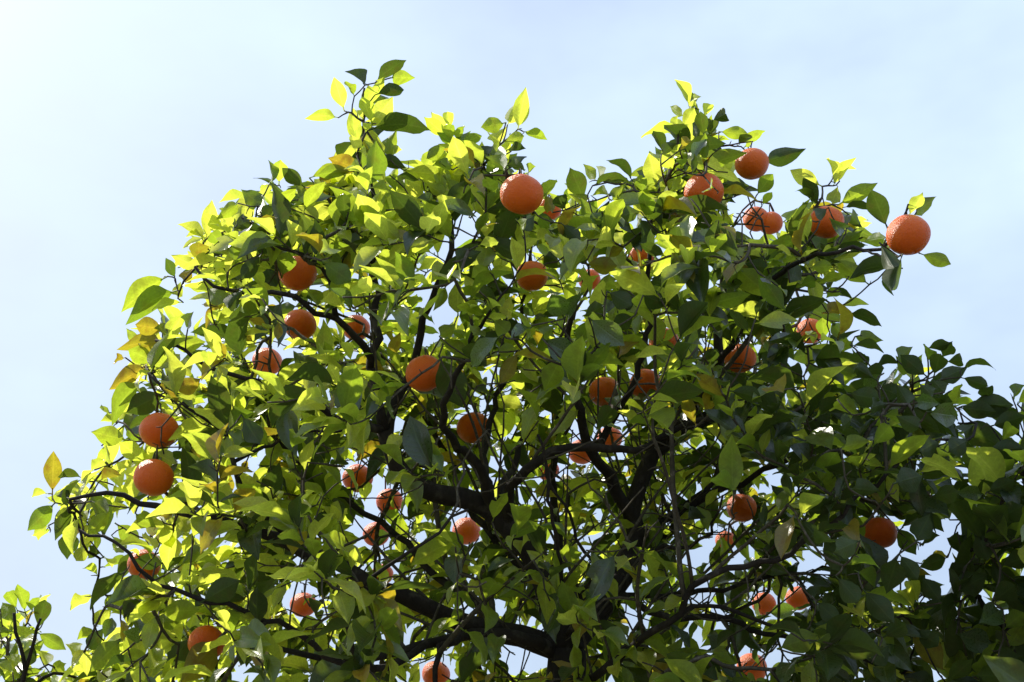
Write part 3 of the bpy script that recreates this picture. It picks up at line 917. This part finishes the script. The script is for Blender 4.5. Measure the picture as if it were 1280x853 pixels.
# ------------------------------------------------------------------ main tree: limbs traced in the photograph, (x, y, depth)
main = Tree()
crotch = P(706, 815, 2.66)
main.add_limb([np.array([crotch[0] + 0.05, crotch[1] + 0.03, -0.05]), np.array([crotch[0] + 0.03, crotch[1] + 0.02, 0.6]),
               np.array([crotch[0] + 0.01, crotch[1] + 0.01, 1.4]), crotch], 0.062, 0.040, 0, root=True)
LIMBS = [  # points, start and end width in pixels
 ([(706, 815, 2.66), (692, 755, 2.67), (668, 700, 2.68), (632, 655, 2.67), (600, 632, 2.66), (540, 612, 2.64), (503, 592, 2.62), (487, 562, 2.61), (478, 533, 2.60)], 52, 22),
 ([(478, 533, 2.60), (474, 500, 2.6), (472, 455, 2.62), (469, 410, 2.66), (462, 365, 2.7), (453, 317, 2.72), (460, 250, 2.74), (453, 200, 2.76), (452, 150, 2.78), (453, 108, 2.8)], 17, 3),
 ([(484, 548, 2.61), (494, 505, 2.63), (506, 480, 2.66), (521, 420, 2.66), (543, 363, 2.64), (560, 310, 2.64), (562, 265, 2.66), (580, 220, 2.7), (567, 180, 2.74)], 17, 4),
 ([(478, 540, 2.60), (440, 524, 2.55), (400, 502, 2.5), (340, 481, 2.45), (270, 465, 2.42), (237, 445, 2.42), (205, 430, 2.45)], 14, 4),
 ([(474, 460, 2.62), (440, 410, 2.55), (400, 395, 2.5), (370, 370, 2.46), (300, 366, 2.44), (270, 360, 2.44), (247, 330, 2.46)], 13, 4),
 ([(420, 402, 2.52), (408, 340, 2.5), (355, 312, 2.5), (325, 290, 2.52), (308, 275, 2.55)], 9, 3),
 ([(625, 648, 2.67), (611, 610, 2.62), (600, 580, 2.58), (582, 557, 2.52), (565, 537, 2.47), (555, 512, 2.42), (570, 470, 2.38), (590, 420, 2.36)], 20, 6),
 ([(615, 630, 2.64), (613, 590, 2.7), (612, 555, 2.78), (620, 500, 2.86), (640, 440, 2.95), (650, 380, 3.0)], 14, 5),
 ([(634, 655, 2.67), (640, 617, 2.6), (655, 592, 2.56), (682, 570, 2.54), (725, 562, 2.53), (760, 560, 2.54), (800, 560, 2.56), (835, 550, 2.55), (890, 525, 2.5), (940, 520, 2.46)], 19, 6),
 ([(628, 645, 2.67), (625, 618, 2.7), (630, 598, 2.74), (642, 584, 2.8), (660, 540, 2.9), (690, 480, 2.98), (700, 420, 3.05)], 14, 5),
 ([(706, 815, 2.66), (730, 785, 2.72), (762, 745, 2.78), (788, 706, 2.82), (797, 672, 2.84), (792, 645, 2.86), (800, 595, 2.88), (820, 557, 2.9), (860, 535, 2.92), (893, 510, 2.94), (897, 450, 2.96), (900, 395, 2.98), (912, 340, 3.0)], 46, 10),
 ([(794, 652, 2.86), (777, 625, 2.84), (760, 592, 2.82), (740, 560, 2.78), (727, 510, 2.74), (712, 465, 2.7), (715, 400, 2.66)], 22, 8),
 ([(745, 565, 2.78), (770, 520, 2.72), (790, 470, 2.68), (815, 400, 2.66), (820, 330, 2.68), (822, 262, 2.7), (850, 200, 2.74)], 13, 4),
 ([(800, 672, 2.84), (815, 667, 2.88), (840, 648, 2.92), (880, 620, 2.94), (925, 600, 2.92), (980, 570, 2.88), (1040, 545, 2.84)], 17, 5),
 ([(820, 557, 2.9), (870, 500, 2.8), (905, 440, 2.7), (935, 400, 2.6), (965, 355, 2.5), (1000, 333, 2.42), (1040, 317, 2.36), (1090, 310, 2.31), (1112, 306, 2.27)], 14, 5),
 ([(790, 700, 2.82), (830, 680, 2.78), (860, 681, 2.74), (890, 655, 2.7), (905, 620, 2.68)], 9, 3),
 ([(706, 815, 2.66), (655, 793, 2.64), (617, 785, 2.62), (580, 772, 2.6), (542, 760, 2.58), (505, 745, 2.56), (467, 730, 2.53), (420, 702, 2.5), (383, 690, 2.47), (345, 672, 2.44), (305, 660, 2.41), (250, 642, 2.38), (212, 635, 2.36), (175, 627, 2.35), (135, 617, 2.35), (88, 625, 2.36)], 40, 5),
 ([(700, 822, 2.66), (655, 798, 2.6), (575, 792, 2.56), (542, 800, 2.52), (505, 812, 2.5), (430, 822, 2.46), (360, 812, 2.4), (320, 790, 2.36)], 24, 6),
 ([(585, 791, 2.57), (555, 803, 2.5), (544, 822, 2.46), (545, 860, 2.42), (535, 900, 2.38)], 14, 6),
 ([(545, 800, 2.52), (470, 838, 2.4), (400, 803, 2.3), (350, 783, 2.26), (262, 762, 2.22), (220, 742, 2.2), (180, 725, 2.2), (155, 695, 2.2), (120, 675, 2.22), (95, 667, 2.24)], 13, 4),
 ([(470, 838, 2.4), (440, 815, 2.3), (435, 780, 2.24), (442, 747, 2.2), (462, 720, 2.17), (510, 687, 2.13), (580, 645, 2.1)], 10, 4),
 ([(383, 690, 2.47), (330, 640, 2.44), (307, 593, 2.42), (290, 555, 2.4), (270, 530, 2.38), (245, 515, 2.36), (215, 490, 2.36), (190, 470, 2.38)], 12, 4),
 ([(300, 575, 2.42), (340, 553, 2.5), (400, 545, 2.6), (440, 540, 2.7)], 6, 3),
 ([(722, 800, 2.68), (780, 752, 2.72), (815, 765, 2.7), (852, 776, 2.68), (890, 776, 2.66), (935, 785, 2.64), (1000, 800, 2.6), (1070, 815, 2.56)], 15, 5),
 ([(745, 770, 2.75), (780, 742, 2.8), (847, 744, 2.84), (900, 738, 2.88), (960, 720, 2.9), (1030, 715, 2.9)], 13, 4),
 ([(712, 850, 2.64), (745, 835, 2.5), (782, 810, 2.42), (820, 780, 2.36), (847, 757, 2.32), (886, 722, 2.28), (945, 705, 2.25), (995, 686, 2.23), (1029, 660, 2.22), (1062, 627, 2.22), (1119, 578, 2.24), (1149, 548, 2.26)], 15, 5),
 ([(847, 757, 2.32), (900, 765, 2.3), (960, 770, 2.3), (1060, 780, 2.3), (1130, 770, 2.32)], 7, 4),
 ([(715, 840, 2.64), (760, 860, 2.5), (820, 850, 2.46), (900, 850, 2.44), (960, 870, 2.42)], 10, 5),
 ([(705, 800, 2.66), (715, 755, 2.5), (690, 690, 2.4), (683, 640, 2.35), (678, 590, 2.32), (676, 540, 2.3)], 8, 4),
 ([(715, 770, 2.55), (745, 720, 2.46), (725, 680, 2.42), (700, 630, 2.38), (682, 575, 2.36)], 8, 3),
 ([(700, 790, 2.67), (690, 740, 2.8), (700, 680, 2.95), (690, 600, 3.1), (700, 500, 3.2), (720, 380, 3.24)], 22, 6),
 ([(692, 760, 2.75), (640, 700, 2.9), (580, 620, 3.02), (520, 520, 3.1), (460, 420, 3.14)], 18, 5),
 ([(640, 792, 2.64), (560, 730, 2.8), (470, 650, 2.92), (370, 580, 2.98), (290, 500, 3.0)], 16, 5),
 ([(770, 735, 2.79), (850, 640, 3.0), (930, 540, 3.1), (980, 450, 3.1)], 16, 5),
]
for k, (pl, w0, w1) in enumerate(LIMBS):
    pts = [P(*q) for q in pl]
    main.add_limb(pts, w0 * 0.41 * pl[0][2] / FPX, w1 * 0.45 * pl[-1][2] / FPX, k + 1, wob=0.0045 if w0 > 20 else 0.0085)

def dc_main(x, y):
    return 2.62 + 0.22 * (1 - np.asarray(y) / 853.0)
HT = 0.66
def half_main(x, y):
    sd = poly_sd(np.stack([np.atleast_1d(x), np.atleast_1d(y)], 1), POLY_MAIN)
    q = 1 - np.clip(sd / 280.0, 0, 1)
    return HT * np.sqrt(np.clip(1 - q * q, 0.02, 1))

def depth_main(x, y, tone):
    h = float(half_main(x, y)[0]); c = float(dc_main(x, y))
    k = {'y': -0.35, 'o': -0.6, 'm': -0.7, 'd': -0.8, 'g': -0.92}[tone]
    k += rng.normal(0, 0.08)
    if x > 1040 and y > 420: c -= 0.22
    return max(1.95, c + k * h)

# shoots fill the crown volume, denser towards its skin
def sample_crown(n, poly, dc, ht, span, keep, mind, x0, x1, y0, y1):
    out = []
    arr = np.zeros((0, 3))
    tries = 0
    while len(out) < n and tries < 60:
        tries += 1
        xs = rng.uniform(x0, x1, 500); ys = rng.uniform(y0, y1, 500)
        sd = poly_sd(np.stack([xs, ys], 1), poly)
        for x, y, s in zip(xs, ys, sd):
            if s < 12: continue
            c = float(dc(x, y))
            q = 1 - min(1.0, s / span)
            z = rng.uniform(-1, 1)
            e = math.sqrt(z * z + q * q)
            if e > 1: continue
            pr = keep(x, y, z, e)
            if rng.random() > pr: continue
            p = P(x, y, c + z * ht)
            if len(arr) and np.min(((arr - p) ** 2).sum(1)) < mind ** 2: continue
            out.append((p, x, y, z, e)); arr = np.vstack([arr, p])
            if len(out) >= n: break
    return out

def keep_main(x, y, z, e):
    k = 0.22 + 0.78 * min(1, max(0, (e - 0.35) / 0.45))
    if y > 420 and z > 0.3: k = 1.0
    if z < 0.05 and e < 0.93: k *= 0.38 if x < 880 else 0.8
    if ((x - 740) / 270) ** 2 + ((y - 690) / 190) ** 2 < 1 and z < 0.25: k *= 0.10
    elif ((x - 560) / 200) ** 2 + ((y - 620) / 170) ** 2 < 1 and z < 0: k *= 0.35
    return k

shoots = sample_crown(1120, POLY_MAIN, dc_main, HT, 280.0, keep_main, 0.056, 60, 1230, 90, 1040)
shoots += sample_crown(170, POLY_MAIN, dc_main, HT, 280.0,
                       lambda x, y, z, e: 1.0 if z > 0.15 and ((x - 690) / 330) ** 2 + ((y - 640) / 230) ** 2 < 1 else 0.0, 0.07, 340, 1040, 400, 880)
fan = [i for i in range(len(main.p)) if main.limb[i] > 0]
fan = [i for i in fan if 470 < proj(main.p[i])[0] < 1000 and proj(main.p[i])[1] > 500 and main.rmin[i] > 0.004]
for i in rng.choice(fan, size=95, replace=False):
    i = int(i)
    dr = unit(main.dir[i] * 0.5 + np.array([rng.normal(0, 0.55), rng.normal(-0.15, 0.5), rng.uniform(0.35, 1.1)]))
    ln = rng.uniform(0.16, 0.42); n = int(ln / 0.028); idx = i
    q = main.p[i].copy()
    for k in range(n):
        dr = unit(dr + rng.normal(0, 0.05, 3))
        q = clear_of_fruit(q + dr * 0.028)
        idx = main.node(q, idx, 0.0027 + (0.0013 - 0.0027) * k / n)
for q_ in sample_crown(170, POLY_MAIN, dc_main, HT, 280.0, lambda x, y, z, e: 1.0 if e > 0.7 else 0.15, 0.045, 200, 1060, 100, 330):
    shoots.append(q_)
for _ in range(40):
    x, y = rng.uniform(560, 900), rng.uniform(640, 860)
    shoots.append((P(x, y, rng.uniform(2.25, 2.5)), x, y, -0.4, 0.5))
tl_main = traced_leaves(main, TR_MAIN, depth_main)
targets = [(L.base, 'leaf', L) for L in tl_main] + [(s[0], 'shoot', s) for s in shoots]
for f in FR:
    targets.append((f['c'] + np.array([0, 0, f['r'] * 0.93]), 'fruit', f))
# bare dead twigs inside the crown
for _ in range(420):
    a = rng.uniform(0, 6.28); q = math.sqrt(rng.random())
    targets.append((P(690 + 420 * q * math.cos(a), 670 + 210 * q * math.sin(a), rng.uniform(2.2, 2.95)), 'bare', None))
A0 = main._arr().copy()
order = sorted(range(len(targets)), key=lambda i: (targets[i][1] == 'leaf', np.min(((A0 - targets[i][0]) ** 2).sum(1))))
centre = P(700, 640, 2.68)
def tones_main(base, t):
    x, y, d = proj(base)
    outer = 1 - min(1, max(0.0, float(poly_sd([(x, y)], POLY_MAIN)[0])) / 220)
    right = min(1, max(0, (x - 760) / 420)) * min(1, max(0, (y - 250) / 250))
    back = min(1, max(0, (d - 2.55) / 0.6)) + 1.5 * min(1, max(0, (640 - x) / 350))  # extra bright leaves leftward: sunlit side put into the leaf colour
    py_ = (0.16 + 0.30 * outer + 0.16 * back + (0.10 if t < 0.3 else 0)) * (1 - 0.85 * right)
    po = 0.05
    pd = 0.22 + 0.55 * right  # more dark leaves rightward: shade put into the leaf colour
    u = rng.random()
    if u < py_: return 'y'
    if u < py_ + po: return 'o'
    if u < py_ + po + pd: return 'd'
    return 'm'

cand = []
for i in order:
    p, kind, ref = targets[i]
    if kind in ('shoot', 'bare'): p = clear_of_fruit(p)
    if kind == 'fruit':
        back = unit(p - CAM) * 0.03
        wp = p + np.array([0, 0, 0.022]) + back + rng.normal(0, 0.004, 3)
        idx = main.grow(wp, np.array([0, 0, 0.1]))      # the stalk comes down to the fruit from above and behind
        for t_ in (0.35, 0.7, 1.0):
            idx = main.node(wp + (p - wp) * t_ + np.array([0, 0, 0.008 * math.sin(math.pi * t_)]), idx)
    elif kind == 'leaf':
        idx = main.grow(p, step=0.02, jit=0.001)
    else:
        idx = main.grow(p)
        if kind == 'shoot':
            nl = int(rng.integers(6, 12))
            if 450 < ref[1] < 1000 and ref[2] > 520 and ref[4] < 0.6: nl = int(rng.integers(2, 6))
            cand.append((idx, unit(p - centre), nl))
        elif rng.random() < 0.25:
            cand.append((idx, unit(p - centre), 1))
procl = []
for idx, od, nl in cand:
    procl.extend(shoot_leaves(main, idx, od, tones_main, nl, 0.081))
# front fruit and the leaves traced in the photograph stay in view; no leaf runs through a fruit; the outline holds
SUNLIT = (1, 2, 12, 13)          # fruits that the sun reaches directly in the photograph
def sunlit_clear(w, j):
    v = w - FC[j]
    a = v @ SUN
    q = np.linalg.norm(v - a[:, None] * SUN, axis=1)
    return bool(((q < FRAD[j] * 0.9) & (a > 0) & (a < 0.8)).any())
def cull(leaves, poly, slack, traced):
    keepl = []
    tb = []
    for L in traced:
        x, y, d = proj((L.M @ np.array([0, .55, 0, 1]))[:3])
        tb.append((x, y, d))
    tb = np.array(tb) if tb else np.zeros((0, 3))
    for L in leaves:
        w = leaf_pts(L)
        x, y, d = proj(w)
        if d.min() < 1.98: continue
        if poly is not None:
            sd = poly_sd(np.stack([x, y], 1), poly)
            if sd.min() < -slack: continue
        if any(not leaf_dir_ok(a, b) for a, b in zip(x[[1, 2, 3, 8]], y[[1, 2, 3, 8]])): continue
        v = np.linalg.norm(w[:, None] - FC[None], axis=2)
        if (v < FRAD + 0.004).any(): continue
        dp = np.hypot(x[:, None] - FPXY[None, :, 0], y[:, None] - FPXY[None, :, 1])
        if any(sunlit_clear(w, j) for j in SUNLIT): continue
        hit = (dp < FRP * 0.95 + 2) & (d[:, None] < FD + 0.01)
        hj = np.where(hit.any(0))[0]
        if len(hj) and (FV[hj] > 0.84).any(): continue
        if len(hj) and rng.random() < (0.95 if (FV[hj] > 0.78).any() else 0.72): continue
        if len(tb):
            dd = np.hypot(tb[:, 0] - x[8], tb[:, 1] - y[8])
            if ((dd < 16) & (d[8] < tb[:, 2] + 0.02)).any(): continue
        keepl.append(L)
    return keepl
n0 = len(procl)
procl = cull(procl, POLY_MAIN, 9.0, tl_main)
leaves_main = tl_main + procl
print('main nodes', len(main.p), 'leaves', n0, '->', len(leaves_main))

# ------------------------------------------------------------------ neighbour trees
def side_tree(poly, dc0, ht, trunk_px, TRL, n, tones, size, x0, x1, y0, y1, seedlimbs):
    t = Tree()
    top = P(*trunk_px)
    t.add_limb([np.array([top[0] + 0.03, top[1], -0.05]), np.array([top[0] - 0.02, top[1] + 0.02, top[2] * 0.5]), top], 0.065, 0.035, 0, root=True)
    for k, (pl, w0, w1) in enumerate(seedlimbs):
        t.add_limb([P(*q) for q in pl], w0 / 2 * pl[0][2] / FPX, w1 / 2 * pl[-1][2] / FPX, k + 1)
    dc = lambda x, y: dc0
    def dep(x, y, tone):
        s = float(poly_sd([(x, y)], poly)[0]); q = 1 - min(1, max(0, s) / 200)
        return dc0 - 0.75 * ht * math.sqrt(max(0, 1 - q * q)) + rng.normal(0, 0.02)
    tl = traced_leaves(t, TRL, dep)
    sh = sample_crown(n, poly, dc, ht, 200.0, lambda x, y, z, e: 0.4 + 0.6 * e, 0.08, x0, x1, y0, y1)
    tg = [(s[0], True, None) for s in sh] + [(L.base, False, L) for L in tl]
    A = t._arr().copy()
    cands = []
    for p, isshoot, L in sorted(tg, key=lambda q: (not q[1], np.min(((A - q[0]) ** 2).sum(1)))):
        idx = t.grow(p) if isshoot else t.grow(p, step=0.02, jit=0.001)
        if isshoot: cands.append(idx)
    pl = []
    c = P(*trunk_px)
    for idx in cands:
        pl.extend(shoot_leaves(t, idx, unit(t.p[idx] - c), tones, int(rng.integers(5, 9)), size))
    return t, tl + cull(pl, poly, 9.0, tl)

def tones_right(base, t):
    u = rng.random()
    return 'd' if u < 0.62 else ('m' if u < 0.92 else 'y')  # mostly dark tone: the main tree's shade painted into the leaves
def tones_left(base, t):
    u = rng.random()
    return 'y' if u < 0.42 else ('m' if u < 0.85 else ('d' if u < 0.95 else 'o'))
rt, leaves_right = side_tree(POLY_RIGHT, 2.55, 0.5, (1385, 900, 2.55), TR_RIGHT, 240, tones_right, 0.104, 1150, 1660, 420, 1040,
    [([(1385, 900, 2.55), (1360, 820, 2.5), (1320, 740, 2.46), (1290, 650, 2.45), (1275, 580, 2.45)], 20, 6),
     ([(1385, 900, 2.55), (1400, 800, 2.6), (1430, 680, 2.6), (1440, 560, 2.6)], 24, 6),
     ([(1360, 830, 2.5), (1290, 800, 2.42), (1230, 760, 2.4), (1205, 690, 2.4)], 14, 5),
     ([(1385, 900, 2.55), (1450, 820, 2.6), (1530, 740, 2.6)], 18, 5),
     ([(1300, 700, 2.46), (1250, 650, 2.5), (1225, 590, 2.5)], 8, 4)])
lt, leaves_left = side_tree(POLY_LEFT, 3.0, 0.42, (-110, 930, 3.0), TR_LEFT, 110, tones_left, 0.082, -320, 115, 720, 1050,
    [([(-110, 930, 3.0), (-60, 910, 2.92), (-10, 890, 2.82), (25, 870, 2.74), (32, 840, 2.72), (24, 790, 2.72), (22, 765, 2.72)], 14, 4),
     ([(32, 840, 2.72), (42, 800, 2.71), (50, 775, 2.7)], 6, 3),
     ([(-110, 930, 3.0), (-140, 860, 3.0), (-150, 790, 3.0)], 16, 5),
     ([(25, 870, 2.74), (65, 845, 2.8), (100, 850, 2.86)], 6, 3)])
print('right', len(leaves_right), 'left', len(leaves_left))

# ------------------------------------------------------------------ objects
root_main = build_tree(main, 'orange_tree', 'large spreading orange tree with dark forked limbs, glossy leaves and many ripe fruits', 0)
root_right = build_tree(rt, 'orange_tree', 'shaded neighbouring orange tree without fruit, leathery leaves toned darker for the shade, to the right of the fruiting tree', 0)
root_left = build_tree(lt, 'orange_tree', 'neighbouring orange tree showing only a sunlit upright sprig beside the low left boughs', 0)
counts = visible_counts(leaves_main + leaves_right + leaves_left, FR)
a, b_ = len(leaves_main), len(leaves_main) + len(leaves_right)
emit_leaves(leaves_main, counts[:a], root_main)
emit_leaves(leaves_right, counts[a:b_], root_right)
emit_leaves(leaves_left, counts[b_:], root_left)

# ------------------------------------------------------------------ fruit
def fruit_mesh(seed):
    r = random.Random(seed)
    NU, NV = 40, 24
    V, F = [], []
    ph = [r.uniform(0, 6.28) for _ in range(6)]
    for i in range(NV + 1):
        th = math.pi * i / NV
        for j in range(NU):
            a = 2 * math.pi * j / NU
            rad = 1 + 0.012 * math.sin(2 * a + ph[0]) * math.sin(th) + 0.010 * math.sin(3 * a + ph[1] + 2 * th) + 0.008 * math.sin(5 * th + ph[2])
            rad -= 0.09 * math.exp(-(th / 0.22) ** 2) + 0.045 * math.exp(-((math.pi - th) / 0.16) ** 2)
            rad += 0.006 * math.cos(10 * a + ph[3]) * math.exp(-((th - 0.35) / 0.3) ** 2)
            z = math.cos(th) * (0.935 if seed % 2 else 0.90)
            V.append((rad * math.sin(th) * math.cos(a), rad * math.sin(th) * math.sin(a), rad * z))
    for i in range(NV):
        for j in range(NU):
            F.append((i * NU + j, (i + 1) * NU + j, (i + 1) * NU + (j + 1) % NU, i * NU + (j + 1) % NU))
    return new_mesh('orange', V, F, RIND)
def calyx_mesh():
    V, F = [(0, 0, 0.9)], []
    n = 10
    for k in range(n):
        a = 2 * math.pi * k / n
        rr = 0.20 if k % 2 == 0 else 0.11
        V.append((rr * math.cos(a), rr * math.sin(a), 0.885 if k % 2 else 0.90))
    for k in range(n): F.append((0, 1 + k, 1 + (k + 1) % n))
    k0 = len(V)
    for z, rr in ((0.86, 0.07), (0.99, 0.045), (1.06, 0.035)):
        for q in range(6):
            V.append((rr * math.cos(q * 1.047), rr * math.sin(q * 1.047), z))
    for i in range(2):
        for q in range(6):
            F.append((k0 + i * 6 + q, k0 + i * 6 + (q + 1) % 6, k0 + (i + 1) * 6 + (q + 1) % 6, k0 + (i + 1) * 6 + q))
    return new_mesh('calyx', V, F, CALYX)
FM = [fruit_mesh(k) for k in range(5)]
CM = calyx_mesh()
for k, f in enumerate(FR):
    o = link('orange', FM[k % 5])
    o.location = f['c']
    o.scale = (f['r'],) * 3
    o.rotation_euler = (rng.normal(0, 0.16), rng.normal(0, 0.16), rng.uniform(0, 6.28))
    tag(o, f['label'], 'orange', 'oranges hanging in the tree')
    link('calyx', CM, o)
